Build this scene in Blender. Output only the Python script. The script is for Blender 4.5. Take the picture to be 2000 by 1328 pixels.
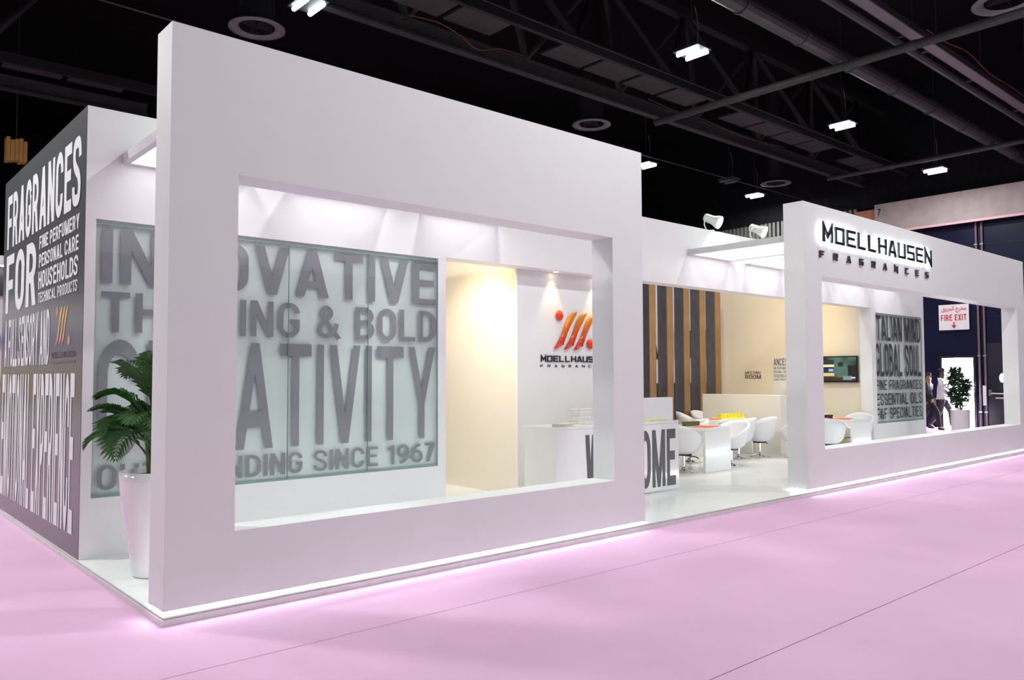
import bpy, bmesh, math, random
from mathutils import Vector, Matrix, Euler
random.seed(7)
PI = math.pi
scene = bpy.context.scene
COL = scene.collection
for o in list(bpy.data.objects): bpy.data.objects.remove(o)

# ------------------------------------------------------------------ camera
def look_matrix(yaw, pitch, roll):
    y, p, r = (math.radians(a) for a in (yaw, pitch, roll))
    fw = Vector((math.sin(y)*math.cos(p), math.cos(y)*math.cos(p), math.sin(p)))
    rt = Vector((math.cos(y), -math.sin(y), 0)); up = rt.cross(fw)
    r2 = rt*math.cos(r) + up*math.sin(r); u2 = -rt*math.sin(r) + up*math.cos(r)
    return Matrix((r2, u2, -fw)).transposed()
cd = bpy.data.cameras.new('camera'); cam = bpy.data.objects.new('camera', cd); COL.objects.link(cam)
cd.sensor_width = 36; cd.lens = 36*1565.93/2000; cd.clip_end = 300; cd.clip_start = .05
cam.matrix_world = Matrix.Translation((-1.8212, -5.5652, 1.65)) @ look_matrix(41.4096, 2.5826, -.1855).to_4x4()
scene.camera = cam

# ------------------------------------------------------------------ world (the daylight outside the exit door) and exposure
w = bpy.data.worlds.new('sky'); scene.world = w; w.use_nodes = True
bg = w.node_tree.nodes['Background']; bg.inputs[0].default_value = (.93, .97, 1, 1); bg.inputs[1].default_value = 70.0
vs = scene.view_settings
vs.view_transform = 'Standard'; vs.look = 'None'; vs.gamma = 1; vs.use_curve_mapping = False; vs.exposure = 0.0
HALL_POWER = 150.0        # one pendant lamp of the hall
WARM = (1.0, .72, .36)

# ------------------------------------------------------------------ materials
MATS = {}
def mat(name, col, rough=.5, metal=0, var=.04, scale=6, bump=0, bscale=80, emit=0, ecol=None, spec=.5, coat=0):
    if name in MATS: return MATS[name]
    m = bpy.data.materials.new(name); m.use_nodes = True; nt = m.node_tree; b = nt.nodes['Principled BSDF']
    b.inputs['Roughness'].default_value = rough; b.inputs['Metallic'].default_value = metal
    b.inputs['Specular IOR Level'].default_value = spec
    if coat: b.inputs['Coat Weight'].default_value = coat; b.inputs['Coat Roughness'].default_value = .08
    tc = nt.nodes.new('ShaderNodeTexCoord')
    n = nt.nodes.new('ShaderNodeTexNoise'); n.inputs['Scale'].default_value = scale; n.inputs['Detail'].default_value = 4
    nt.links.new(tc.outputs['Object'], n.inputs['Vector'])
    r = nt.nodes.new('ShaderNodeValToRGB')
    r.color_ramp.elements[0].position = .3; r.color_ramp.elements[1].position = .7
    r.color_ramp.elements[0].color = tuple(max(0, c*(1-var)) for c in col) + (1,)
    r.color_ramp.elements[1].color = tuple(min(1, c*(1+var)) for c in col) + (1,)
    nt.links.new(n.outputs['Fac'], r.inputs['Fac']); nt.links.new(r.outputs['Color'], b.inputs['Base Color'])
    if bump:
        n2 = nt.nodes.new('ShaderNodeTexNoise'); n2.inputs['Scale'].default_value = bscale; n2.inputs['Detail'].default_value = 3
        nt.links.new(tc.outputs['Object'], n2.inputs['Vector'])
        bp = nt.nodes.new('ShaderNodeBump'); bp.inputs['Strength'].default_value = bump; bp.inputs['Distance'].default_value = .01
        nt.links.new(n2.outputs['Fac'], bp.inputs['Height']); nt.links.new(bp.outputs['Normal'], b.inputs['Normal'])
    if emit:
        b.inputs['Emission Color'].default_value = (ecol or col) + (1,); b.inputs['Emission Strength'].default_value = emit
    MATS[name] = m
    return m
def glass_mat(name, tint, refl=.1, rough=.02):
    m = bpy.data.materials.new(name); m.use_nodes = True; nt = m.node_tree; nt.nodes.clear()
    o = nt.nodes.new('ShaderNodeOutputMaterial'); t = nt.nodes.new('ShaderNodeBsdfTransparent'); g = nt.nodes.new('ShaderNodeBsdfGlossy')
    mx = nt.nodes.new('ShaderNodeMixShader'); lw = nt.nodes.new('ShaderNodeMath'); fc = nt.nodes.new('ShaderNodeLayerWeight'); fc.inputs['Blend'].default_value = .5
    pw = nt.nodes.new('ShaderNodeMath'); pw.operation = 'POWER'; pw.inputs[1].default_value = 5; nt.links.new(fc.outputs['Facing'], pw.inputs[0])
    lw.operation = 'MULTIPLY_ADD'; lw.inputs[1].default_value = .8; lw.inputs[2].default_value = .03; nt.links.new(pw.outputs[0], lw.inputs[0])
    t.inputs['Color'].default_value = tint + (1,); g.inputs['Roughness'].default_value = rough
    nt.links.new(lw.outputs[0], mx.inputs[0]); nt.links.new(t.outputs[0], mx.inputs[1]); nt.links.new(g.outputs[0], mx.inputs[2])
    nt.links.new(mx.outputs[0], o.inputs['Surface']); MATS[name] = m
    return m
def gradient_mat(name, stops, axis=2, lo=0, hi=1, rough=.35, spec=.5):
    """colour of the object itself running along one axis of its own coordinates"""
    m = bpy.data.materials.new(name); m.use_nodes = True; nt = m.node_tree; b = nt.nodes['Principled BSDF']; b.inputs['Roughness'].default_value = rough
    b.inputs['Specular IOR Level'].default_value = spec
    tc = nt.nodes.new('ShaderNodeTexCoord'); sp = nt.nodes.new('ShaderNodeSeparateXYZ'); mr = nt.nodes.new('ShaderNodeMapRange'); r = nt.nodes.new('ShaderNodeValToRGB')
    mr.inputs['From Min'].default_value = lo; mr.inputs['From Max'].default_value = hi
    nt.links.new(tc.outputs['Object'], sp.inputs[0]); nt.links.new(sp.outputs[axis], mr.inputs['Value']); nt.links.new(mr.outputs[0], r.inputs[0])
    els = r.color_ramp.elements
    els[0].position, els[0].color = stops[0][0], stops[0][1] + (1,)
    els[1].position, els[1].color = stops[-1][0], stops[-1][1] + (1,)
    for p, c in stops[1:-1]: e = els.new(p); e.color = c + (1,)
    nt.links.new(r.outputs[0], b.inputs['Base Color']); MATS[name] = m
    return m

WHITE = mat('white_paint', (.77, .80, .785), .55, var=.012, scale=3, bump=.03, bscale=220)
WALLW = mat('white_wall_paint', (.84, .84, .84), .5, var=.01, scale=2, bump=.02, bscale=200)
CREAM = mat('cream_wall_paint', (.84, .80, .71), .55, var=.012, scale=2, bump=.02, bscale=200)
GLOSSW = mat('glossy_white_laminate', (.85, .85, .85), .18, var=.01, coat=.4)
FLOORW = mat('white_floor_laminate', (.80, .82, .81), .22, var=.02, scale=2.5)
SKIRT = mat('white_skirting', (.72, .70, .70), .5, var=.06, scale=9)
EDGE = mat('pink_reflect_edge', (.42, .36, .36), .7, var=.2, scale=14)  # dark pink reflection on the platform edge, put into its colour
CARPET = mat('pink_carpet', (.80, .505, .715), .95, var=.05, scale=.8, bump=.5, bscale=420, spec=.1)
LED = mat('led_white', (1, 1, 1), emit=26.0, ecol=(.93, .94, 1), var=0)
PANEL_EMIT = mat('luminous_white_fabric', (.95, .95, .95), emit=1.7, ecol=(.97, .98, 1), var=0)
GREY = mat('graphite_print', (.10, .112, .112), .28, var=.03, scale=2)
PRINTW = mat('white_print', (.80, .84, .83), .45, var=.02)
LETTER = mat('grey_vinyl_letter', (.29, .285, .315), .6, var=.02)
LETTER2 = mat('charcoal_vinyl_letter', (.085, .085, .085), .55, var=.03)
BLACK = mat('black_letter_enamel', (.012, .016, .022), .25, var=.05)
BROWNK = mat('dark_print', (.05, .04, .035), .5, var=.05)
PALE = mat('pale_sea_glass_board', (.77, .84, .82), .4, var=.05, scale=1.3)
PALE2 = mat('silver_board', (.80, .82, .81), .35, var=.08, scale=2)
GEDGE = mat('green_glass_edge', (.22, .36, .33), .15, var=.1)
GLASS = glass_mat('clear_green_glass', (.975, .992, .988))
CHROME = mat('chrome', (.75, .75, .76), .12, 1, var=.03)
STEEL = mat('brushed_steel', (.5, .5, .52), .3, 1, var=.06, scale=20)
DARKM = mat('black_plastic', (.015, .015, .016), .4, var=.1)
LEATHER = mat('white_leatherette', (.83, .83, .85), .42, var=.015, bump=.05, bscale=160)
CEILB = mat('black_ceiling', (.004, .004, .0045), .9, var=.3, spec=.1)
TRUSS = mat('dark_grey_steel', (.030, .030, .031), .6, var=.2, scale=3, spec=.3)
TRUSS2 = mat('black_steel', (.012, .012, .013), .6, var=.2, scale=3, spec=.3)
DUCT = mat('dark_grey_duct', (.042, .040, .043), .5, var=.15, scale=3, spec=.3)
FLANGE = mat('pale_grey_enamel', (.14, .14, .14), .5, var=.15, scale=4)
NAVY = mat('navy_wall_panel', (.003, .004, .026), .4, var=.25, scale=1.5, spec=.2)
NAVYD = mat('dark_navy_door', (.004, .0045, .018), .4, var=.2, scale=2)
CONC = mat('painted_concrete', (.40, .33, .33), .85, var=.10, scale=2.5, bump=.2, bscale=30)
RUST = mat('rust_brown_board', (.42, .17, .09), .7, var=.1)
CORR = mat('grey_corrugated_sheet', (.16, .16, .15), .6, var=.15)
HALLD = mat('black_hall_cladding', (.009, .009, .011), .8, var=.3, spec=.1)
SLAT = mat('slate_grey_slat', (.115, .115, .125), .6, var=.12, scale=4)
SLATF = mat('brown_slat_front', (.26, .155, .075), .55, var=.15, scale=3)
RED = mat('red_print', (.55, .02, .03), .5, var=.03)
ORANGE = mat('orange_mat', (.85, .16, .04), .6, var=.08)
YELLOW = mat('yellow_box', (.85, .72, .05), .4, var=.1, scale=30)
GOLDB = mat('olive_box', (.13, .11, .03), .4, var=.5, scale=40)
BROWNB = mat('brown_box', (.10, .035, .015), .4, var=.3, scale=40)
PAPER = mat('white_card', (.82, .80, .75), .6, var=.05, scale=20)
LIME = mat('lime_paper', (.72, .78, .28), .6, var=.2, scale=25)
LEAFM = mat('palm_green', (.030, .125, .018), .45, var=.4, scale=7)
LEAFD = mat('dark_leaf_green', (.02, .07, .03), .5, var=.4, scale=9)
STEM = mat('green_stem', (.12, .17, .05), .6, var=.3)
SOIL = mat('grey_pebbles', (.22, .25, .26), .8, var=.4, scale=40, bump=.6, bscale=60)
LAMPB = mat('white_lamp_body', (.75, .78, .75), .35, var=.02)
TUBE = mat('lit_tube', (1, 1, 1), emit=14, ecol=(.82, 1, .97), var=0)
LENS = mat('lit_flood_lens', (1, 1, 1), emit=40, ecol=(.92, 1, .98), var=0)
WLENS = mat('warm_lens', (1, .9, .7), emit=14, ecol=(1, .82, .5), var=0)
SKIN = mat('brown_skin', (.11, .055, .035), .5, var=.06)
SKIN2 = mat('tan_skin', (.30, .16, .10), .5, var=.06)
HAIR = mat('black_hair', (.01, .009, .008), .6, var=.2)
SHIRT = mat('white_shirt_cotton', (.80, .78, .82), .8, var=.04, scale=10)
SUIT = mat('black_suit_wool', (.012, .012, .016), .8, var=.2, scale=10)
TROUS = mat('charcoal_trousers', (.022, .02, .026), .8, var=.2, scale=10)
SHOE = mat('black_shoe_leather', (.01, .009, .009), .3, var=.1)
REDC = mat('orange_cable', (.17, .03, .02), .5, var=.1)

# ------------------------------------------------------------------ mesh helpers
def mesh_obj(name, verts, faces, m, parent=None, smooth=False, loc=None):
    me = bpy.data.meshes.new(name); me.from_pydata([tuple(v) for v in verts], [], faces); me.update()
    if m: me.materials.append(m)
    if smooth:
        for p in me.polygons: p.use_smooth = True
    o = bpy.data.objects.new(name, me); COL.objects.link(o)
    if parent: o.parent = parent
    if loc is not None: o.location = loc
    return o
BOXF = [(0,3,2,1),(4,5,6,7),(0,1,5,4),(1,2,6,5),(2,3,7,6),(3,0,4,7)]
class MB:
    def __init__(s): s.v = []; s.f = []
    def add(s, vs, fs):
        n = len(s.v); s.v += [Vector(v) for v in vs]; s.f += [tuple(i+n for i in f) for f in fs]; return s
    def box(s, x0, x1, y0, y1, z0, z1):
        return s.add([(x0,y0,z0),(x1,y0,z0),(x1,y1,z0),(x0,y1,z0),(x0,y0,z1),(x1,y0,z1),(x1,y1,z1),(x0,y1,z1)], BOXF)
    def tube(s, pts, r, n=8, cap=True):
        pts = [Vector(p) for p in pts]; rs = r if isinstance(r, (list, tuple)) else [r]*len(pts); rings = []
        for i, p in enumerate(pts):
            d = (pts[min(i+1, len(pts)-1)] - pts[max(i-1, 0)]).normalized()
            a = Vector((0,0,1)) if abs(d.z) < .9 else Vector((1,0,0))
            u = d.cross(a).normalized(); v = d.cross(u)
            rings.append([p + (u*math.cos(2*PI*k/n) + v*math.sin(2*PI*k/n))*rs[i] for k in range(n)])
        vs = [q for R in rings for q in R]; fs = []
        for i in range(len(pts)-1):
            for k in range(n): fs.append((i*n+k, i*n+(k+1)%n, (i+1)*n+(k+1)%n, (i+1)*n+k))
        if cap: fs += [tuple(range(n-1,-1,-1)), tuple((len(pts)-1)*n+k for k in range(n))]
        return s.add(vs, fs)
    def lathe(s, prof, c=(0,0,0), n=24, cap=False):
        vs = [(c[0]+r*math.cos(2*PI*k/n), c[1]+r*math.sin(2*PI*k/n), c[2]+z) for r, z in prof for k in range(n)]; fs = []
        for i in range(len(prof)-1):
            for k in range(n): fs.append((i*n+k, i*n+(k+1)%n, (i+1)*n+(k+1)%n, (i+1)*n+k))
        if cap: fs += [tuple(range(n-1,-1,-1)), tuple((len(prof)-1)*n+k for k in range(n))]
        return s.add(vs, fs)
    def xf(s, M): s.v = [M @ v for v in s.v]; return s
    def build(s, name, m, parent=None, smooth=False, loc=None, bevel=0):
        o = mesh_obj(name, s.v, s.f, m, parent, smooth, loc)
        bm = bmesh.new(); bm.from_mesh(o.data); bmesh.ops.recalc_face_normals(bm, faces=bm.faces)
        if bevel: bmesh.ops.bevel(bm, geom=bm.edges[:], offset=bevel, segments=2, profile=.5, affect='EDGES')
        bm.to_mesh(o.data); bm.free()
        if smooth:
            for p in o.data.polygons: p.use_smooth = True
        return o
def tag(o, label=None, cat=None, group=None, kind=None):
    if label: o['label'] = label
    if cat: o['category'] = cat
    if group: o['group'] = group
    if kind: o['kind'] = kind
    return o
def empty(name, loc=(0,0,0), rz=0, **k):
    o = bpy.data.objects.new(name, None); COL.objects.link(o); o.location = loc; o.rotation_euler = (0,0,rz); o.empty_display_size = .1
    return tag(o, **k)
def copy_tree(o, parent=None):
    c = o.copy(); COL.objects.link(c); c.parent = parent
    for ch in [q for q in bpy.data.objects if q.parent == o]: copy_tree(ch, c)
    return c
def light(kind, name, loc, energy, col=(1,1,1), parent=None, size=.2, aim=None, spot=60, blend=.6):
    l = bpy.data.lights.new(name, kind); l.energy = energy; l.color = col
    if kind == 'AREA': l.shape = 'RECTANGLE'; l.size, l.size_y = size if isinstance(size, tuple) else (size, size)
    else: l.shadow_soft_size = size
    if kind == 'SPOT': l.spot_size = math.radians(spot); l.spot_blend = blend
    o = bpy.data.objects.new(name, l); COL.objects.link(o); o.location = loc
    if aim is not None: o.rotation_euler = (Vector(aim)).to_track_quat('-Z', 'Y').to_euler()
    if parent: o.parent = parent
    return o

# ------------------------------------------------------------------ lettering: stroke-built condensed sans and a square display face
def sweep(pts, hw, closed=False):
    pts = [Vector((p[0], p[1])) for p in pts]; n = len(pts); out = []
    for i in range(n):
        a = pts[i-1] if (closed or i > 0) else None; b = pts[(i+1) % n] if (closed or i < n-1) else None
        d1 = (pts[i]-a).normalized() if a is not None else None; d2 = (b-pts[i]).normalized() if b is not None else None
        if d1 is None: d1 = d2
        if d2 is None: d2 = d1
        n1 = Vector((-d1.y, d1.x)); n2 = Vector((-d2.y, d2.x)); m = (n1+n2)
        m = m.normalized() if m.length > 1e-6 else n1
        k = hw/max(.35, m.dot(n1)); out.append((pts[i]+m*k, pts[i]-m*k))
    polys = []
    for i in range(n if closed else n-1):
        j = (i+1) % n; polys.append([out[i][0], out[i][1], out[j][1], out[j][0]])
    return polys
def arc(cx, cy, rx, ry, a0, a1, n=8):
    return [(cx+rx*math.cos(math.radians(a0+(a1-a0)*i/n)), cy+ry*math.sin(math.radians(a0+(a1-a0)*i/n))) for i in range(n+1)]
def crom(P, n=6):
    P = [Vector(p) for p in P]; out = []
    for i in range(len(P)-1):
        p0, p1, p2, p3 = P[max(i-1,0)], P[i], P[i+1], P[min(i+2,len(P)-1)]
        for k in range(n):
            t = k/n; out.append(.5*((2*p1)+(p2-p0)*t+(2*p0-5*p1+4*p2-p3)*t*t+(3*p1-p0-3*p2+p3)*t**3))
    out.append(P[-1]); return out
def glyph(c, h=.085):
    """condensed bold sans: list of polygons and the width; cap height 1"""
    W = .54; s = h; S = sweep; l, r, b, t = s, W-s, s, 1-s; mid = .53; rc = .22
    Q = lambda *p: [[Vector(q) for q in p]]
    def ring(x0, x1, y0, y1, rr):
        rx = (x1-x0)/2; cx = (x0+x1)/2
        return arc(cx, y1-rr, rx, rr, 0, 180, 12) + arc(cx, y0+rr, rx, rr, 180, 360, 12)
    if c == ' ': return [], .22
    if c == 'I': return S([(s,0),(s,1)], h), 2*s
    if c == 'L': return S([(l,1),(l,s),(W*.9,s)], h), W*.9
    if c == 'E': return S([(W*.92,t),(l,t),(l,b),(W*.92,b)], h) + S([(l,mid),(W*.84,mid)], h*.95), W*.92
    if c == 'F': return S([(W*.92,t),(l,t),(l,0)], h) + S([(l,.48),(W*.82,.48)], h*.95), W*.92
    if c == 'T': return S([(0,t),(W,t)], h) + S([(W/2,0),(W/2,t)], h), W
    if c == 'H': return S([(l,0),(l,1)], h) + S([(r,0),(r,1)], h) + S([(l,mid),(r,mid)], h), W
    d = 2*h*1.12
    if c == 'N': return S([(l,0),(l,1)], h) + S([(r,0),(r,1)], h) + Q((0,1),(d,1),(W,0),(W-d,0)), W
    if c == 'M':
        w = W*1.32; return S([(s,0),(s,1)], h) + S([(w-s,0),(w-s,1)], h) + Q((0,1),(d,1),(w/2+d*.42,0),(w/2-d*.42,0)) + Q((w,1),(w-d,1),(w/2-d*.42,0),(w/2+d*.42,0)), w
    if c == 'V': 
        w = W*1.06; return Q((0,1),(d,1),(w/2+d*.5,0),(w/2-d*.5,0)) + Q((w,1),(w-d,1),(w/2-d*.5,0),(w/2+d*.5,0)), w
    if c == 'A':
        w = W*1.1; return Q((0,0),(d,0),(w/2+d*.5,1),(w/2-d*.5,1)) + Q((w,0),(w-d,0),(w/2-d*.5,1),(w/2+d*.5,1)) + Q((w*.2,.2),(w*.8,.2),(w*.72,.35),(w*.28,.35)), w
    if c == 'W':
        w = W*1.5; e = d*.46; return (Q((0,1),(d,1),(w*.27+e,0),(w*.27-e,0)) + Q((w*.5-e,1),(w*.5+e,1),(w*.27+e,0),(w*.27-e,0))
                + Q((w*.5-e,1),(w*.5+e,1),(w*.73+e,0),(w*.73-e,0)) + Q((w-d,1),(w,1),(w*.73+e,0),(w*.73-e,0))), w
    if c == 'Y':
        w = W*1.06; return Q((0,1),(d,1),(w/2+h,.38),(w/2-h,.38)) + Q((w,1),(w-d,1),(w/2-h,.38),(w/2+h,.38)) + S([(w/2,0),(w/2,.4)], h), w
    if c == 'K':
        w = W*1.02; return S([(l,0),(l,1)], h) + Q((l,.36),(l,.56),(w-d*.95,1),(w,1)) + Q((l+.06,.52),(l+.17,.66),(w,0),(w-d,0)), w
    if c == 'X': return Q((0,1),(d,1),(W,0),(W-d,0)) + Q((W,1),(W-d,1),(0,0),(d,0)), W
    if c == 'O': return S(ring(l, r, b, t, rc+.02), h, True), W
    if c == 'U': return S([(l,1),(l,.3)] + arc(W/2, s+.2, W/2-s, .2, 180, 360, 12) + [(r,.3),(r,1)], h), W
    if c == 'C': return S([(r,.66)] + arc(W/2, t-rc, W/2-s, rc, 0, 180, 12) + arc(W/2, b+rc, W/2-s, rc, 180, 360, 12) + [(r,.34)], h), W
    if c == 'G': return S([(r,.70)] + arc(W/2, t-rc, W/2-s, rc, 0, 180, 12) + arc(W/2, b+rc, W/2-s, rc, 180, 360, 12) + [(r,.46),(W*.52,.46)], h), W
    if c == 'D': return S([(l,b),(l,t)] + arc(W*.36, t-.26, r-W*.36, .26, 90, 0, 8) + arc(W*.36, b+.26, r-W*.36, .26, 0, -90, 8), h, True), W
    def bowl(y0, y1, x1): 
        q = (y1-y0)/2; return S([(l,y0)] + arc(W*.45, y0+q, x1-W*.45, q, -90, 90, 10) + [(l,y1)], h)
    if c == 'P': return S([(l,0),(l,1)], h) + bowl(.43, t, r), W
    if c == 'R': return S([(l,0),(l,1)], h) + bowl(.45, t, r-.005) + Q((W*.42,.46),(W*.42+d,.46),(W*1.03,0),(W*1.03-d,0)), W*1.03
    if c == 'B': return S([(l,0),(l,1)], h) + bowl(.53, t, r-.02) + bowl(b, .53, r), W
    if c == 'S': return S(crom([(r,.69),(r-.01,.80),(W*.72,t-.02),(W/2,t),(W*.24,t-.03),(l,.76),(l+.03,.63),(W*.4,.54),(W*.66,.455),(r-.02,.36),(r,.25),(W*.76,b+.03),(W/2,b),(W*.26,b+.03),(l,.21),(l,.30)]), h*.97), W
    if c == '&': return S(crom([(.60,0),(.36,.36),(.18,.64),(.15,.80),(.25,.92),(.37,.82),(.35,.67),(.2,.5),(.10,.36),(.085,.2),(.18,.09),(.30,.085),(.43,.17),(.5,.34),(.52,.46)]), h*.92), .62
    if c == '1': return S([(.24,0),(.24,1)], h) + Q((0,.72),(.30,.84),(.30,1),(.0,.86)), .33
    if c == '7': return S([(0,t),(W*.8,t)], h) + Q((W*.92,1),(W*.92,.88),(W*.42,0),(W*.42-d,0),(W*.92-d*1.1,.9)), W*.92
    if c in '69':
        p = S(ring(l, r, b, .60, .2), h, True) + S([(l,.34)] + crom([(l,.34),(l+.01,.62),(.17,.80),(.28,.89),(r-.04,t)], 5), h)
        if c == '9': p = [[Vector((W-v[0], 1-v[1])) for v in q] for q in p]
        return p, W
    return S([(l,0),(r,0),(r,1),(l,1)], h, True), W
def square_glyph(c, h=.085):
    W = .98; s = h; l, r, b, t = s, W-s, s, 1-s; S = sweep; m = .5
    G = {'M': [[(l,0),(l,.93),(W/2,.34),(r,.93),(r,0)]], 'E': [[(W,t),(l,t),(l,b),(W,b)],[(l,m),(W*.9,m)]], 'L': [[(l,1),(l,b),(W*.88,b)]],
         'H': [[(l,0),(l,1)],[(r,0),(r,1)],[(l,m),(r,m)]], 'U': [[(l,1),(l,b),(r,b),(r,1)]], 'N': [[(l,0),(l,.94),(r,.06),(r,1)]],
         'S': [[(W,t),(l,t),(l,m),(r,m),(r,b),(0,b)]], 'F': [[(W,t),(l,t),(l,0)],[(l,m),(W*.85,m)]], 'C': [[(W,t),(l,t),(l,b),(W,b)]],
         'G': [[(W,t),(l,t),(l,b),(r,b),(r,m),(W*.5,m)]], 'R': [[(l,0),(l,t),(r,t),(r,m-.03),(l,m-.03)],[(W*.5,m-.03),(r,0)]],
         'A': [[(l*.8,0),(W*.42,.93),(W*.58,.93),(W-l*.8,0)],[(W*.2,.27),(W*.8,.27)]]}
    if c == 'O': return S([(l,b),(r,b),(r,t),(l,t)], h, True), W
    if c == ' ': return [], .5
    out = []
    for p in G[c]: out += S(p, h)
    return out, W
def layout(s, face=glyph, gap=.10, **k):
    x = 0; res = []
    for c in s:
        p, wd = face(c, **k); res.append((c, [[Vector((v[0]+x, v[1])) for v in q] for q in p])); x += wd + gap
    return res, x-gap
def to3(plane, off, u, z):     # plane 'y': text reads along +x, seen from -y; plane 'x': seen from -x, reads towards -y
    return (u, off, z) if plane == 'y' else (off, u, z)
def text_line(s, plane, off, u0, u1, z0, z1, m, parent, name='lettering', thick=0.0, gap=.10, face=glyph, bfont=False, **k):
    """one printed line fitted into its box on a wall"""
    L, wd = layout(s, face, gap, **k); vs = []; fs = []
    for c, polys in L:
        for i, q in enumerate(polys):
            n = len(vs)
            for v in q: vs.append(to3(plane, off-i*6e-5, u0+(u1-u0)*v.x/wd, z0+(z1-z0)*v.y))
            fs.append(tuple(range(n, n+len(q))))
    return mesh_obj(name, vs, fs, m, parent)
def solid_letters(s, plane_y, depth, u0, u1, z0, z1, m, parent, face=square_glyph, gap=.22, back=None, back_y=None, widths=None, **k):
    """raised letters, each its own part; optionally a lit back tray behind each letter"""
    L, wd = layout(s, face, gap, **k)
    for c, polys in L:
        if not polys: continue
        mb = MB()
        for i, q in enumerate(polys):
            f = [(u0+(u1-u0)*v.x/wd, z0+(z1-z0)*v.y) for v in q]; n = len(f)
            vs = [(x, plane_y-i*6e-5, z) for x, z in f] + [(x, plane_y+depth, z) for x, z in f]
            mb.add(vs, [tuple(range(n)), tuple(range(2*n-1, n-1, -1))] + [(i, (i+1)%n, n+(i+1)%n, n+i) for i in range(n)])
        o = mb.build('letter', m, parent)
        if back:
            mb2 = MB()
            for q in polys:
                f = [(u0+(u1-u0)*v.x/wd, z0+(z1-z0)*v.y) for v in q]; n = len(f)
                mb2.add([(x, back_y, z) for x, z in f], [tuple(range(n))])
            mb2.build('back_light', back, o)

# ================================================================== THE HALL
# carpet laid in strips along the aisle
floor = empty('floor', kind='structure')
ys = [-30, -16.95] + [-16.95+2*i for i in range(1, 8)] + [-.95, 8, 30]
for a, b in zip(ys[:-1], ys[1:]):
    MB().box(-30, 40, a+.004, b-.004, -.05, 0).build('carpet_strip', CARPET, floor)
MB().box(-30, 40, -30, 30, -.12, -.05).build('subfloor', mat('grey_screed', (.3,.22,.26), .9), floor)

tag(MB().box(-30, 25.3, -30, 30, 11.2, 11.4).build('ceiling', CEILB), kind='structure')
tag(MB().box(-30.3, -30, -30, 30, 0, 11.4).build('wall_left', HALLD), kind='structure')
tag(MB().box(-30, 25.3, 30, 30.3, 0, 11.4).build('wall_back', HALLD), kind='structure')
tag(MB().box(-30, 25.3, -30.3, -30, 0, 11.4).build('wall_front', HALLD), kind='structure')

# end wall of the hall with the lit exit
wr = empty('wall_right', kind='structure')
DY0, DY1, DZ = 3.50, 4.39, 2.17
mb = MB().box(25, 25.3, -30, DY0, 0, 6.4).box(25, 25.3, DY1, 9, 0, 6.4).box(25, 25.3, DY0, DY1, DZ, 6.4)
mb.build('navy_cladding', NAVY, wr)
MB().box(25, 25.3, -30, 30, 7.26, 11.4).box(25, 25.3, 9, 30, 0, 6.3).box(25.05, 25.3, 6.3, 30, 6.3, 7.26).build('upper_cladding', HALLD, wr)
MB().box(24.75, 25.3, -30, 6.30, 6.36, 7.30).build('concrete_beam', CONC, wr)
MB().box(24.70, 24.76, -30, 6.30, 6.30, 6.37).build('beam_lit_edge', mat('pink_lit_edge', (.75,.42,.46), .6), wr)  # pink light along the beam's lower edge, put in as a coloured strip
MB().box(24.72, 24.78, 6.0, 6.28, 6.88, 7.20).build('number_plate', mat('grey_plate', (.36,.33,.33), .7), wr)
text_line('7', 'x', 24.715, 6.19, 6.08, 6.93, 7.14, BLACK, wr, 'number')
MB().box(24.85, 25.05, 6.32, 6.98, 6.75, 7.18).build('brown_board', RUST, wr)
mb = MB()
y = 7.0
while y < 16: mb.box(24.93, 25.05, y, y+.09, 6.3, 7.3); y += .17
o = mb.build('corrugated_ribs', CORR, wr); o['kind'] = 'stuff'
# horizontal board joints of the cladding, door frame of the exit
mb = MB()
for z in (1.0, 2.3, 3.4, 4.5, 5.6): mb.box(24.985, 25.0, -2, DY0-.08, z, z+.012).box(24.985, 25.0, DY1+.08, 9, z, z+.012)
mb.build('cladding_joints', NAVYD, wr)
MB().box(24.95, 25.02, DY0-.07, DY0, 0, DZ+.07).box(24.95, 25.02, DY1, DY1+.07, 0, DZ+.07).box(24.95, 25.02, DY0, DY1, DZ, DZ+.07).build('door_frame', NAVYD, wr)
# neighbouring closed exit door with push bar
dr = empty('door_1', (24.94, 2.9, 0), kind='structure')
MB().box(0, .06, -1.5, .2, 0, 2.6).build('door_leaf', NAVYD, dr)
h = MB().tube([(-.07, .12, 1.09), (-.07, -.62, 1.07)], .022).box(-.09, .0, .08, .16, 1.02, 1.2).build('push_bar', STEEL, dr)
MB().box(-.01, 0, -.28, .0, .93, .97).build('door_plate', mat('pale_plate', (.7,.7,.75), .4), dr)
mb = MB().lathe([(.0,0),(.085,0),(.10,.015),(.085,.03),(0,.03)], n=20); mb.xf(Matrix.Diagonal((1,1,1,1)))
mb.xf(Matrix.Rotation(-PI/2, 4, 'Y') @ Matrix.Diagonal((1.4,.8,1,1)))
tag(mb.build('glowing_oval', mat('emissive_oval_white', (.95,.97,1), .3, emit=1.2, var=0), None, loc=(24.92, 2.70, 1.55)), 'small glowing white oval on the navy door beside the window post', 'glowing_oval')  # white oval on the door, its brightness put in as emission
for yy, hgt in ((3.31, 6.3), (3.15, 6.3)):
    p = empty('wall_pipe', (24.93, yy, 0), label='thin wall pipe, the one nearer %s' % ('the lit exit opening' if yy > 3.2 else 'the door with push bar'), cat='pipe', group='pair of wall pipes')
    MB().tube([(0,0,0),(0,0,hgt)], .032).build('pipe', mat('rosy_grey_pipe', (.17,.12,.13), .4), p)
    for z in (.5, 2.2, 3.9, 5.6): MB().box(-.045, .07, -.045, .045, z, z+.04).build('clamp', STEEL, p)
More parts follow.
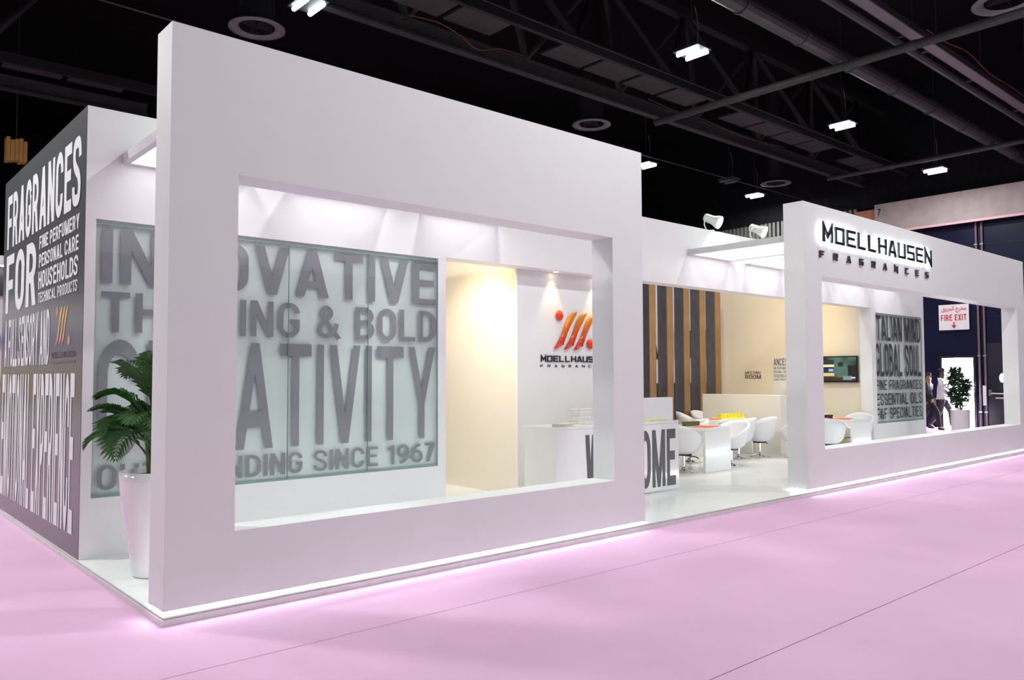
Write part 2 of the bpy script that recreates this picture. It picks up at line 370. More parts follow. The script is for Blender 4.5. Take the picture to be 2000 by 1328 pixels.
tag(MB().box(24.86, 24.93, 3.13, 3.22, .72, 1.32).build('switch_box', mat('white_switch_box', (.85,.86,.88), .3)), 'upright white switch box mounted on the wall pipes', 'switch box')

# fire exit sign
sg = empty('exit_sign', (0,0,0), label='white sign with red Arabic and English fire exit lettering', cat='sign')
MB().box(24.88, 24.93, 3.555, 4.42, 3.04, 3.83).build('sign_board', mat('sign_white', (.82,.78,.80), .5), sg)
for yy in (3.75, 4.2): MB().box(24.92, 25.0, yy-.02, yy+.02, 3.3, 3.6).build('bracket', STEEL, sg)
text_line('FIRE EXIT', 'x', 24.876, 4.36, 3.62, 3.33, 3.52, RED, sg, gap=.13)
def font_text(s, plane, off, u0, u1, z0, z1, m, parent, name='lettering', bold=.0):
    c = bpy.data.curves.new('tmp', 'FONT'); c.body = s; c.offset = bold
    o = bpy.data.objects.new('tmp', c); COL.objects.link(o); bpy.context.view_layer.update()
    me = bpy.data.meshes.new_from_object(o.evaluated_get(bpy.context.evaluated_depsgraph_get()))
    bpy.data.objects.remove(o); P = [v.co.copy() for v in me.vertices]
    xs = [p.x for p in P]; zs = [p.y for p in P]; a, b, cc, d = min(xs), max(xs), min(zs), max(zs)
    for v in me.vertices:
        v.co = to3(plane, off, u0+(u1-u0)*(v.co.x-a)/(b-a), z0+(z1-z0)*(v.co.y-cc)/(d-cc))
    me.materials.clear(); me.materials.append(m); me.name = name
    q = bpy.data.objects.new(name, me); COL.objects.link(q); q.parent = parent; return q
font_text('\ufed6\ufef3\ufeae\ufea4\ufedf\ufe8d \ufe9d\ufeae\ufea8\ufee3', 'x', 24.876, 4.34, 3.62, 3.57, 3.78, RED, sg, bold=.016)
MB().box(24.874, 24.879, 3.965, 4.005, 3.13, 3.28).add([(24.874,4.06,3.18),(24.874,3.985,3.08),(24.874,3.91,3.18),(24.874,3.945,3.19),(24.874,3.985,3.14),(24.874,4.025,3.19)], [(0,1,4,5),(1,2,3,4)]).build('arrow', RED, sg)

# ------------------------------------------------------------------ roof steelwork
def truss(y, x0, x1, z, name, label, first=0, pitch=3.0, hh=2.3, depth=1.5, bays=99, top=True):
    t = empty(name, (x0, y, z), label=label, cat='truss', group='roof trusses')
    L = x1-x0
    MB().box(0, L, -.09, .09, 0, .05).box(0, L, -.02, .02, .05, .28).box(0, L, -.09, .09, .28, .32).build('bottom_chord', TRUSS, t)
    MB().box(0, L, -depth-.05, -depth+.05, .1, .32).build('bottom_chord', TRUSS2, t)
    if top: MB().box(0, L, -depth/2-.12, -depth/2+.12, hh, hh+.25).build('top_chord', TRUSS2, t)
    for i in range(min(bays, int(L/pitch))):
        xm = first + i*pitch
        if xm+pitch/2 > L: break
        for dy, ma, mb_ in ((0, TRUSS, TRUSS2), (-depth, TRUSS2, TRUSS2)):
            MB().tube([(xm, dy, .3), (xm+pitch/2, -depth/2, hh)], .06, 6).build('web_brace', ma, t)
            MB().tube([(xm, dy, .3), (xm-pitch/2+.15, -depth/2, hh)], .085, 6).build('web_brace', mb_, t)
    k = 0; x = .4
    PL = mat('catwalk_plate', (.030,.030,.028), .7, var=.2)
    while x < L-1.3:
        if k % 5 != 4: MB().box(x, x+1.15, -depth+.3, -.28, .40, .44).build('catwalk_plate', PL, t)
        x += 1.28; k += 1
    return t
truss(6.72, -10, 25, 8.0, 'roof_truss', 'long dark steel roof truss with catwalk plates above the front frame', first=1.4)
truss(14.9, -12, 4.3, 8.0, 'roof_truss', 'dark steel roof truss far behind the grey lettered side wall', first=.5, bays=5, top=False)
truss(-1.6, 12.6, 25, 9.6, 'roof_truss', 'dim steel truss high above the right hand end of the aisle', first=.4)
def duct(name, p0, p1, r, m, label, n=14, seams=2.0, cat='duct'):
    d = empty(name, (0,0,0), label=label, cat=cat)
    MB().tube([p0, p1], r, n).build('pipe', m, d, smooth=False)
    a, b = Vector(p0), Vector(p1); L = (b-a).length; k = seams
    while k < L-.2:
        c = a+(b-a)*(k/L); e = (b-a).normalized()*.03
        MB().tube([c-e, c+e], r*1.12, n).build('collar', m, d); k += seams
    return d
duct('air_duct', (8, 1.9, 8.0), (24.98, 1.95, 8.0), .17, DUCT, 'long round grey duct crossing the upper right of the roof')
duct('sprinkler_pipe', (13.35, 6.4, 7.72), (13.35, -3, 7.72), .085, TRUSS, 'dark cross pipe running from truss towards the top right corner', cat='pipe')
duct('sprinkler_pipe', (21.8, 6.4, 7.72), (21.8, -3, 7.72), .062, DUCT, 'slim cross pipe near the far end of the roof', cat='pipe')
ct = empty('cable_tray', (0,0,0), label='flat grey cable tray beside a pipe in the upper right roof', cat='tray')
MB().box(9, 22.5, .42, .62, 8.0, 8.03).build('tray_bottom', mat('grey_tray', (.09,.085,.092), .5), ct)
MB().box(9, 22.5, .40, .42, 8.0, 8.12).box(9, 22.5, .62, .64, 8.0, 8.12).build('tray_side', TRUSS, ct)
MB().tube([(9, .86, 8.02), (22.5, .86, 8.02)], .08, 10).build('pipe', DUCT, ct)
for x in (10.5, 13.5, 14.6, 17.0, 20.0, 22.4): MB().box(x, x+.06, .38, .98, 8.02, 8.06).tube([(x+.03,.5,8.06),(x+.03,.5,11.2)], .012, 5).build('hanger', TRUSS, ct)
def cable(name, pts, r, m, label):
    return tag(MB().tube(crom([Vector(p) for p in pts], 8), r, 5).build(name, m), label, 'cable')
cable('hanging_cable', [(6.4,6.62,8.34),(7.0,6.55,8.36),(7.5,6.52,8.25),(8.0,6.55,8.1),(8.6,6.6,8.3),(9.3,6.62,8.34)], .010, REDC, 'thin orange cable drooping along the truss above the front frame')
cable('hanging_cable', [(13.3,6.58,8.34),(14.6,6.55,8.26),(15.6,6.55,8.3),(17.5,6.55,8.2),(19.6,6.58,8.34)], .009, REDC, 'thin orange cable on the truss near the gap between frames')
cable('hanging_cable', [(13.8,.36,8.13),(14.6,.30,8.08),(15.6,.26,8.14),(17,.3,8.06),(18.6,.32,8.12),(20.5,.36,8.10)], .010, REDC, 'thin orange cable beside the cable tray at upper right')
cable('steel_rope', [(-2,4.9,8.2),(8,4.95,8.15),(24.9,5.0,8.2)], .012, TRUSS, 'thin steel rope stretched under the roof across the lamps')
cable('steel_rope', [(-3,7.9,7.6),(8,8.0,7.55),(24.9,8.1,7.6)], .016, TRUSS, 'thin steel rope just above the top of the front frame')

# round air diffusers
def diffuser(x, y, z, r, label):
    d = empty('air_diffuser', (x, y, z), label=label, cat='air vent', group='round ceiling air diffusers')
    MB().lathe([(r*.62,.03),(r*.66,0),(r*.8,-.03),(r,-.02),(r,.0),(r*.8,.02),(r*.62,.03)], n=32).build('flange', FLANGE, d, smooth=True)
    MB().lathe([(r*.62,.0),(r*.62,3.19)], n=24).build('duct_neck', TRUSS2, d)
    for a in (0, PI/2): MB().add([(-r*.6*math.cos(a), -r*.6*math.sin(a), .0),(r*.6*math.cos(a), r*.6*math.sin(a), .0),(r*.6*math.cos(a), r*.6*math.sin(a), .25),(-r*.6*math.cos(a), -r*.6*math.sin(a), .25)], [(0,1,2,3)]).build('vane', DUCT, d)
    MB().lathe([(0,.18),(r*.45,.3),(r*.6,.32)], n=20).build('cone', TRUSS2, d)
    return d
diffuser(4.19, 8.25, 8.0, .5, 'large round grey air diffuser right above the front frame')
diffuser(12.93, 8.1, 8.0, .49, 'round grey air diffuser above the right top corner of the front frame')
diffuser(22.13, 8.36, 8.0, .49, 'small distant round air diffuser between the two frames')
diffuser(13.37, -1.1, 8.0, .52, 'round reddish air diffuser cut by the upper right picture corner')

# pendant lamps of the hall: two tubes in a flat housing on a rod
def hall_lamp(x, y, z, label, lit=True, near=True, k=1.0):
    t = empty('pendant_lamp', (x, y, z), label=label, cat='lamp', group='hall pendant lamps')
    MB().box(-.24, .24, -.30, .30, .06, .10).build('housing', DUCT, t)
    for dx in (-.15, .15):
        MB().tube([(dx, -.25, .02), (dx, .25, .02)], .04, 8).build('tube', TUBE if lit else FLANGE, t)
    MB().tube([(0,0,.09),(0,0,11.2-z)], .010, 5).build('rod', TRUSS, t)
    MB().tube(crom([Vector((.05,0,.09)),Vector((.22,.03,.35)),Vector((.24,.03,.75)),Vector((.1,.0,1.0))],5), .008, 5).build('flex', FLANGE, t)
    if lit:
        for dx in ((-.15, .15) if near else (0,)):
            light('AREA', 'lamp_light', (dx,0,-.026), k*HALL_POWER/(2 if near else 1), (.985,1,.99), t, size=(.06,.48) if near else (.55,.40))
    return t
for x, y, z, l in ((4.42, 6.70, 7.9, 'bright hall lamp at the top edge above the front frame'), (11.2, 3.77, 8.0, 'twin tube hall lamp nearest the picture top, right of centre'),
                (17.18, 9.8, 8.0, 'twin tube lamp half hidden behind the front frame corner'), (23.34, 9.9, 8.0, 'small far twin tube lamp above the two floodlights'),
                (17.95, 4.03, 8.0, 'twin tube hall lamp above the right hand frame'), (22.5, 3.52, 7.5, 'farthest twin tube lamp before the concrete beam')):
    hall_lamp(x, y, z, l)
hall_lamp(20.77, 9.25, 8.0, 'unlit twin tube lamp between the diffuser and far lamp', lit=False)
for yy in (-2.6, -9, -15.5):  # unseen rows added to light facade and carpet, power set lamp by lamp
    for xx in (-8.9, -2.2, 4.5, 11.2, 17.9):
        dim = {(-2.2, -2.6): .25, (-2.2, -9): .5, (-8.9, -9): .6, (-2.2, -15.5): .7, (4.5, -2.6): 1.55, (4.5, -9): 1.3, (11.2, -2.6): 1.4, (11.2, -9): 1.2, (-8.9, -2.6): .6}.get((xx, yy), 1)
        hall_lamp(xx, yy, 8.0, 'added unseen hall lamp of the rows over the aisle behind the viewer', near=False, k=dim)
for xx, yy in ((-2.3, 4.0), (-8.9, 4.0), (-2.3, 10.5), (-8.9, 10.5)):  # unseen lamps added to brighten the side wall and left aisle
    hall_lamp(xx, yy, 8.0, 'added unseen hall lamp of the rows left of the lettered side wall', near=False, k=2.4 if xx > -5 else 2.2)

# ------------------------------------------------------------------ neighbouring stands in the distance
ns = empty('neighbour_stand', (0,0,0), label='white neighbouring stand with blue stripes at the left picture edge', cat='stand')
MB().box(-9.5, 1.9, 15.6, 16.4, 0, 3.5).build('wall', mat('pale_stand_wall', (.62,.58,.61), .6), ns)  # widened out of view to brighten the reflection in the graphite panel
MB().box(-9.4, 1.55, 15.5, 15.6, 3.5, 4.4).build('fascia', mat('dark_fascia', (.02,.02,.025), .6), ns)
MB().box(-9.4, 1.45, 15.5, 15.6, 2.35, 2.62).build('stripe', mat('royal_blue', (.03,.05,.35), .5), ns)
MB().box(-9.4, 1.35, 15.48, 15.6, 2.72, 3.35).build('sign_panel', PAPER, ns)
MB().box(-9.4, 1.4, 15.3, 15.6, 1.3, 1.75).build('yellow_shelf', mat('mustard', (.6,.42,.03), .5), ns)
MB().box(-9.4, 1.38, 15.0, 15.55, 0, 1.0).build('counter', PAPER, ns)
fl = empty('floodlight', (1.42, 15.3, 4.15), label='small bright floodlight on the neighbouring stand', cat='floodlight')
MB().lathe([(0,0),(.09,0),(.11,.1),(.06,.22),(0,.22)], n=14).build('lamp_body', LAMPB, fl)
MB().lathe([(0,-.012),(.085,-.012),(.085,-.002)], n=14, cap=True).build('lens', LENS, fl)
MB().box(-.02,.02,-.02,.19,.2,.24).build('arm', TRUSS, fl)
lb = empty('lantern_crate', (1.7, 15.7, 6.6), label='orange glowing lantern box hanging in the dark at far left', cat='lantern')
mb = MB()
for k in range(5): mb.box(-.21+k*.085, -.14+k*.085, -.15, .15, .02*((k*7) % 3), .55-.03*((k*5) % 3))
mb.build('slats', mat('amber_cloth', (.22,.11,.03), .7, emit=.05, ecol=(1,.5,.1)), lb)
MB().tube([(0,0,.52),(0,0,4.4)], .015, 5).build('wire', TRUSS, lb)
n2 = empty('neighbour_stand', (0,0,0), label='pale neighbouring stand glimpsed through the gaps between dark slats', cat='stand')
MB().box(13.5, 23.5, 11.5, 11.7, 1.4, 5.2).build('wall', mat('lit_pale_wall', (.75,.72,.70), .6), n2)
MB().box(13.5, 23.5, 11.45, 11.75, 0, 1.4).build('base', DARKM, n2)
font = text_line('INFORMATION', 'y', 11.44, 14.5, 22.5, 2.2, 3.3, DARKM, n2)

# ================================================================== THE STAND
PZ = .062; YB = 2.2276; ZH = 3.097; ZT = 4.08; XR = 18.12
plat = empty('stand_platform', (0,0,0), kind='structure')
MB().box(-.006, XR, -.006, 6.12, 0, .042).build('skirting', SKIRT, plat)
MB().box(.004, XR-.01, .004, 6.11, .042, .050).build('board_edge', EDGE, plat)
me0 = None
for i in range(19):
    for j in range(7):
        x0, y0 = i*1.0, j*1.0; x1, y1 = min(x0+1, XR), min(y0+1, 6.12)
        sx, sy = x1-x0, y1-y0
        if sx < .02: continue
        if abs(sx-1) < 1e-6 and abs(sy-1) < 1e-6 and me0 is not None:
            o = bpy.data.objects.new('floor_panel', me0); COL.objects.link(o)
        else:
            o = MB().box(.0012, sx-.0012, .0012, sy-.0012, 0, .012).build('floor_panel', FLOORW)
            if abs(sx-1) < 1e-6 and abs(sy-1) < 1e-6: me0 = o.data
        o.parent = plat; o.location = (x0, y0, .050)

def frame_wall(x0, x1, T, z0, z1, a, b, c, d, label):
    f = empty('display_frame', (x0, 0, PZ), label=label, cat='frame wall')
    F = [(0, z0), (x1-x0, z0), (x1-x0, z1), (0, z1)]; H = [(a-x0, c), (b-x0, c), (b-x0, d), (a-x0, d)]
    vs = [(x, 0, z-PZ) for x, z in F+H] + [(x, T, z-PZ) for x, z in F+H]
    fs = []
    for i in range(4):
        j = (i+1) % 4
        fs += [(i, j, 4+j, 4+i), (8+j, 8+i, 12+i, 12+j), (i, 8+i, 8+j, j), (4+i, 4+j, 12+j, 12+i)]
    mb = MB().add(vs, fs); mb.build('frame_panel', WHITE, f)
    MB().box(.018, x1-x0-.018, .018, T-.018, 0, z0-PZ).build('led_strip', LED, f)
    return f
frame_wall(0, 4.98, .2965, .096, 4.086, .478, 4.496, .568, 3.10, 'large white freestanding frame wall with window opening, nearest the viewer')
frame_wall(8.44, 17.66, .2965, .096, 4.057, 8.925, 17.19, .610, 3.05, 'long white frame wall with lit company lettering on the right')

# rear wall of the front row: header, side panels with glass niches
wrear = empty('wall_rear', (0,0,0), kind='structure')
NX0, NX1, NZ0, NZ1 = .10, 3.87, .585, 3.07          # first glass niche
MX0, MX1, MZ0, MZ1 = 15.55, 17.98, .60, 3.005       # second niche
TH = .26
def wall_with_niche(x0, x1, nx0, nx1, nz0, nz1, zt):
    mb = MB()
    mb.box(x0, nx0, YB, YB+TH, PZ, zt).box(nx1, x1, YB, YB+TH, PZ, zt).box(nx0, nx1, YB, YB+TH, PZ, nz0).box(nx0, nx1, YB, YB+TH, nz1, zt)
    mb.box(nx0, nx1, YB+.12, YB+TH, nz0, nz1); return mb
wall_with_niche(.012, 3.984, NX0, NX1, NZ0, NZ1, ZH).build('wall_panel', WALLW, wrear)
wall_with_niche(15.35, 18.10, MX0, MX1, MZ0, MZ1, ZH).build('wall_panel', WALLW, wrear)
MB().box(.012, 18.10, YB, YB+TH, ZH, ZT).build('header', WALLW, wrear)
MB().box(.45, 3.6, YB-.004, YB+.004, PZ+.015, PZ+.075).build('kick_vent', mat('grey_vent', (.10,.12,.12), .5), wrear)

# left side wall with white-on-graphite print
wl = empty('wall_side', (0,0,0), kind='structure')
MB().box(.008, .10, YB+.003, 6.10, PZ, ZT-.005).build('graphic_panel', GREY, wl)
MB().box(.10, 3.98, 6.0, 6.10, PZ, ZT-.005).build('rear_panel', WALLW, wl)
MB().box(3.90, 3.98, YB+TH, 6.0, PZ, ZH+.9).build('inner_panel', CREAM, wl)
SX = .0055
for s, u0, u1, z0, z1 in (('FRAGRANCES', 5.88, 2.385, 3.215, 3.865), ('FINE PERFUMERY', 4.06, 2.415, 3.003, 3.142), ('PERSONAL CARE', 4.06, 2.43, 2.808, 2.95),
        ('HOUSEHOLDS', 4.067, 2.43, 2.58, 2.765), ('TECHNICAL PRODUCTS', 4.067, 2.437, 2.434, 2.542), ('FOR', 5.887, 4.18, 2.43, 3.13),
        ('A FULL SENSORY AND', 5.88, 3.505, 1.783, 2.34), ('EMOTIONAL EXPERIENCE', 5.96, 2.46, .247, 1.69)):
    text_line(s, 'x', SX, u0, u1, z0, z1, PRINTW, wl, h=.075 if len(s) > 14 else .085)
text_line('MOELLHAUSEN', 'x', SX, 3.39, 2.46, 1.84, 1.895, BROWNK, wl, face=square_glyph, gap=.2)
text_line('FRAGRANCES', 'x', SX, 3.39, 2.46, 1.782, 1.806, BROWNK, wl, face=square_glyph, gap=1.3)

# company emblem: three folded leaves and two balls
LEAF_O = [(395,865),(440,790),(480,715),(520,640),(550,560),(580,480),(608,400),(640,320),(668,278),(700,240),(730,213),(760,195),(790,183),(825,182)]
LEAF_R = [(825,182),(810,220),(790,262),(755,330),(720,400),(685,470),(650,545),(620,630),(590,725),(560,775),(520,805),(480,832),(437,852),(395,865)]
FOLD = [(825,182),(775,200),(720,235),(670,300),(630,390),(595,470),(570,545),(550,630),(540,715),(535,795)]
def emblem_leaf(k, tox, toz, y0, dep, name, m1, m2, parent, plane='y', flat=False):
    """k shifts the leaf; tox/toz map picture units to the wall"""
    def pt(q, dy): 
        u, z = tox(q[0]+k), toz(q[1]+k*.045)
        return (u, y0+dy, z) if plane == 'y' else (y0+dy, u, z)
    right = LEAF_R; left = LEAF_O
    A = FOLD[::-1]                      # bottom to top
    R = [q for q in right[::-1] if q[1] <= 805][:] ; R = [(535,797)] + [q for q in right[::-1] if q[1] < 797]
    n = 12
    def res(P, n):
        P = [Vector(p) for p in P]; L = [0]
        for i in range(1, len(P)): L.append(L[-1]+(P[i]-P[i-1]).length)
        out = []
        for i in range(n):
            t = L[-1]*i/(n-1); j = 0
            while j < len(L)-2 and L[j+1] < t: j += 1
            f = (t-L[j])/max(1e-9, L[j+1]-L[j]); out.append(P[j].lerp(P[j+1], f))
        return out
    a = res(A, n); b = res(R, n); c = res(left, n); e = res([(395,865),(437,852),(480,832),(520,806),(535,795)] + A[1:], n)
    def strip(p, q, dp, dq, nm, m):
        vs = [pt(v, dp) for v in p] + [pt(v, dq) for v in q]; fs = [(i, i+1, n+i+1, n+i) for i in range(n-1)]
        if not flat:
            N = len(vs); vs += [pt(v, 0) for v in p] + [pt(v, 0) for v in q]
            fs += [(i+1, i, N+i, N+i+1) for i in range(n-1)] + [(n+i, n+i+1, N+n+i+1, N+n+i) for i in range(n-1)]
        return mesh_obj(nm, vs, fs, m, parent)
    strip(a, b, -dep*1.6, -dep*.5, name, m1); strip(c, e, -dep*.5, -dep*1.3, name+'_fold', m2)
g1 = gradient_mat('emblem_orange_red', [(0, (.42,.01,.015)), (.35, (.62,.07,.008)), (.75, (.72,.22,.004)), (1, (.74,.30,.006))], 2, 2.03, 2.565)
g2 = gradient_mat('emblem_red_orange', [(0, (.52,.012,.02)), (.5, (.72,.14,.01)), (1, (.78,.36,.02))], 2, 2.03, 2.565)
gp1 = gradient_mat('emblem_pale_print', [(0, (.62,.25,.22)), (.4, (.62,.38,.18)), (1, (.66,.50,.14))], 2, 1.96, 2.34)
BALL = mat('emblem_ball_red', (.72,.06,.012), .3, var=.15, scale=4)
for k in (0, 185, 360):
    emblem_leaf(k*.98, lambda q: 3.235-(q-395)*.00062*1.0, lambda q: 1.962+(865-q)*.00055, SX, .0004, 'printed_leaf', gp1, gp1, wl, 'x', True)
def disc(u, z, ru, rz, off, m, name, parent):
    n = 20; vs = [(off, u+ru*math.cos(2*PI*i/n), z+rz*math.sin(2*PI*i/n)) for i in range(n)]
    return mesh_obj(name, vs, [tuple(range(n))], m, parent)
PBALL = mat('pale_ball_print', (.62,.28,.18), .5)
disc(3.20, 2.29, .045, .045, SX, PBALL, 'printed_ball', wl); disc(2.72, 1.995, .045, .045, SX, mat('pale_ball_print2', (.65,.36,.14), .5), 'printed_ball', wl)

# glass lettering panels
def glass_panel(x0, x1, z0, z1, joints, lines, board, lm, label):
    g = empty('glass_panel', (0,0,0), label=label, cat='glass panel')
    MB().box(x0, x1, YB+.058, YB+.119, z0, z1).build('backing_board', board, g)
    xs = [x0+.006]+joints+[x1-.006]
    for a, b in zip(xs[:-1], xs[1:]):
        MB().box(a+.003, b-.003, YB+.012, YB+.022, z0+.012, z1-.045).build('glass_pane', GLASS, g)
        MB().box(b-.0022, b+.0022, YB+.008, YB+.024, z0+.012, z1-.045).build('pane_edge', GEDGE, g)
    MB().box(x0, x1, YB+.036, YB+.046, z1-.052, z1-.04).build('top_rail', mat('pale_rail', (.72,.85,.82), .2), g)
    MB().box(x0, x1, YB+.006, YB+.03, z1-.046, z1-.036).build('pane_edge', GEDGE, g)
    MB().box(x0, x1, YB+.006, YB+.028, z0, z0+.016).build('bottom_rail', GEDGE, g)
    for s, u0, u1, a, b, *hh in lines: text_line(s, 'y', YB+.026, u0, u1, a, b, lm, g, h=hh[0] if hh else .07)
    return g
glass_panel(NX0, NX1, NZ0, NZ1, [1.0, 1.955, 2.911], [('INNOVATIVE', .156, 3.85, 2.50, 2.995), ('THINKING & BOLD', .157, 3.85, 2.06, 2.426), ('CREATIVITY', .144, 3.843, .925, 1.995, .06),
    ('OUTSTANDING SINCE 1967', .152, 3.844, .645, .865)], PALE, LETTER, 'pale green glass panel with big grey words seen through the front frame')
glass_panel(MX0, MX1, MZ0, MZ1, [], [('ITALIAN MIND', 15.57, 17.95, 2.406, 2.954), ('GLOBAL SOUL', 15.57, 17.95, 1.615, 2.343), ('FINE FRAGRANCES', 15.57, 17.95, 1.318, 1.54),
    ('ESSENTIAL OILS', 15.57, 17.95, .984, 1.242), ('F&F SPECIALTIES', 15.57, 17.95, .68, .925)], PALE2, LETTER2, 'silver glass panel with charcoal words seen through the right frame')

# logo block
LX0, LX1, LY = 5.338, 7.75, 2.45
lgw = empty('wall_logo', (0,0,0), kind='structure')
MB().box(LX0, LX1, LY+.04, 5.2, PZ, 3.95).build('logo_block', CREAM, lgw)
MB().box(LX0, LX1, LY-.006, LY+.04, PZ, ZH-.001).build('front_facing', WALLW, lgw)
em = empty('wall_emblem', (6.4, LY-.01, 2.3), label='orange three-leaf emblem with two red balls on the reception wall', cat='emblem')
em.location = (0,0,0)
tox = lambda q: 6.01+(q-395)*.001093; toz = lambda q: 2.031+(865-q)*.000787
for k in (0, 185, 360): emblem_leaf(k, tox, toz, LY-.012, .03, 'leaf', g1, g2, em)
def ball(x, z, r, m):
    mb = MB().lathe([(0.001,-1),(.38,-.92),(.71,-.71),(.92,-.38),(1,0),(.92,.38),(.71,.71),(.38,.92),(0.001,1)], n=20)
    mb.xf(Matrix.Translation((x, LY-.03, z)) @ Matrix.Diagonal((r, .035, r*1.02, 1))); return mb.build('ball', m, em, smooth=True)
ball(6.114, 2.50, .072, BALL); ball(6.742, 2.112, .072, BALL)
wm = empty('wall_wordmark', (0,0,0), label='small black company name under the orange emblem', cat='lettering')
solid_letters('MOELLHAUSEN', LY-.022, .012, 5.764, 7.05, 1.848, 1.934, BLACK, wm, gap=.20)
solid_letters('FRAGRANCES', LY-.015, .007, 5.755, 7.05, 1.773, 1.808, BROWNK, wm, gap=1.55, h=.07)

# lit company sign on the right frame
ls = empty('company_sign', (0,0,0), label='black backlit company name letters on the right frame', cat='sign')
HALO = mat('halo_led', (1,1,1), emit=16, ecol=(.86,.93,1), var=0)
solid_letters('MOELLHAUSEN', -.065, .025, 8.885, 12.66, 3.532, 3.782, BLACK, ls, gap=.24, back=HALO, back_y=-.038)
ls2 = empty('company_sign', (0,0,0), label='small widely spaced unlit dark letters below the backlit name', cat='sign')
solid_letters('FRAGRANCES', -.022, .022, 8.86, 12.62, 3.308, 3.408, mat('plum_letter_enamel', (.06,.045,.055), .35), ls2, gap=2.3, h=.10)

# canopies: slabs with luminous undersides between rear wall and frames
def canopy(x0, x1, label):
    c = empty('light_canopy', (x0, .2965, 3.60), label=label, cat='canopy', group='luminous canopies over the stand')
    w_, d_ = x1-x0, YB-.2965
    MB().box(0, .06, 0, d_, 0, .09).box(w_-.06, w_, 0, d_, 0, .09).box(.06, w_-.06, 0, .06, 0, .09).box(.06, w_-.06, d_-.06, d_, 0, .09).build('edge_frame', mat('canopy_grey', (.62,.62,.64), .5), c)
    MB().box(.06, w_-.06, .06, d_-.06, .05, .09).build('top_board', WALLW, c)
    MB().box(.06, w_-.06, .06, d_-.06, .012, .03).build('light_panel', PANEL_EMIT, c)
CL = {.30: 'luminous canopy slab at the left end of the front frame', 1.96: 'luminous canopy slab behind the middle of the front frame', 3.62: 'luminous canopy slab behind the right part of the front frame',
      8.85: 'luminous canopy slab in full view left of the right frame', 10.51: 'second luminous canopy slab, tucked behind the right frame edge', 12.17: 'luminous canopy slab behind the lit company letters',
      13.83: 'luminous canopy slab behind the right frame over the meeting tables', 15.49: 'luminous canopy slab over the silver glass panel'}
for x, l in CL.items(): canopy(x, x+1.19, l)

# floodlights on top of the header
def floodlight(x, label, power=60):
    f = empty('floodlight', (x, YB+.02, ZT), label=label, cat='floodlight', group='floodlights on the header')
    MB().box(-.03, .03, -.02, .12, 0, .02).build('clamp', LAMPB, f)
    MB().tube(crom([Vector((-.05,.08,.02)),Vector((-.15,.06,.10)),Vector((-.16,.02,.19)),Vector((-.10,-.02,.22))],5), .011, 6).build('arm', LAMPB, f)
    h = MB().lathe([(0,.26),(.055,.26),(.07,.24),(.075,.10),(.11,0),(.115,-.03),(.10,-.03)], n=18)
    A = Vector((.20,-.88,-.42)).normalized(); R = A.to_track_quat('-Z','Y').to_matrix().to_4x4()
    T = Matrix.Translation((.02,-.10,.14))
    h.xf(T @ R).build('lamp_head', LAMPB, f, smooth=True)
    MB().lathe([(0,-.012),(.099,-.012)], n=18).xf(T @ R).build('lens', LENS, f)
    light('SPOT', 'flood_beam', tuple(T @ R @ Vector((0,0,-.06))), power, (.95,1,1), f, size=.06, aim=(.30,-.25,-.9), spot=150, blend=.9)
floodlight(9.58, 'white floodlight on the header, left of the visible pair', 75)
floodlight(10.97, 'white floodlight on the header, right of the visible pair', 75)
floodlight(1.15, 'white floodlight on the header hidden behind the front frame', 45)

# recessed warm downlights
def downlight(x, y, z, label, power, aim=(0,0,-1), spot=70, col=WARM, size=.04):
    d = empty('downlight', (x, y, z), label=label, cat='downlight', group='recessed warm downlights')
    MB().lathe([(.035,-.001),(.05,-.006),(.062,0),(.062,.004),(.035,.004)], n=18).build('ring', LAMPB, d, smooth=True)
    MB().lathe([(0,-.0008),(.035,-.0008)], n=18).build('lens', WLENS, d)
    light('SPOT', 'downlight_beam', (0,0,-.02), power, col, d, size=size, aim=aim, spot=spot, blend=.7)
downlight(5.98, 2.36, ZH, 'warm downlight in the soffit over the emblem', 22, (0,.05,-1), 64)
downlight(6.86, 2.36, ZH, 'warm downlight in the soffit right of the emblem', 22, (0,.05,-1), 64)
# track spots behind the header washing the warm inner walls
def track_spot(x, label, aim, power, spot=80, y=YB+TH+.10, z=ZH+.35, col=WARM):
    t = empty('track_spot', (x, y, z), label=label, cat='spotlight', group='warm spotlights behind the header')
    A = Vector(aim).normalized(); R = A.to_track_quat('-Z','Y').to_matrix().to_4x4()
    MB().lathe([(0,.16),(.045,.16),(.055,.02),(.06,0),(.05,0)], n=14).xf(R).build('lamp_head', LAMPB, t, smooth=True)
    MB().lathe([(0,.006),(.05,.006)], n=14).xf(R).build('lens', WLENS, t)
    MB().box(-.015,.015,-(y-YB-TH),0,.03,.06).build('arm', LAMPB, t)
    light('SPOT', 'spot_beam', tuple(A*.03), power, col, t, size=.05, aim=aim, spot=spot, blend=.8)
track_spot(4.45, 'warm spotlight behind the header over the narrow passage', (.55,.7,-.8), 48, 140)
track_spot(4.12, 'added unseen white spotlight behind the header lighting the lower passage wall', (.95,.75,-2.3), 170, 95, z=ZH+.5, col=(1,.95,.86))  # unseen spot added to whiten the lower part of the passage wall
for i, (x, p) in enumerate(((10.2, 38), (11.6, 38), (13.0, 38))):
    track_spot(x, 'warm spotlight behind the header aimed at the dark slats, %s' % ('first', 'second', 'third')[i] + ' from reception', (.1 if i == 2 else .35, 1, -.42), p, 75)
track_spot(12.6, 'warm spotlight behind the header aimed at the meeting wall', (1,.75,-.25), 180, 80)
for i, x in enumerate((8.6, 9.9, 11.3, 12.3, 13.9)):  # unseen spots added to brighten floor, tables and partition
    track_spot(x, 'added unseen soft white spotlight behind the header over the tables, %s from reception' % ('first', 'second', 'third', 'fourth', 'fifth')[i], (.12,.45,-1), 60 if i < 4 else 35, 120, y=YB+TH+.25, z=ZH+.6, col=(1,.87,.68))
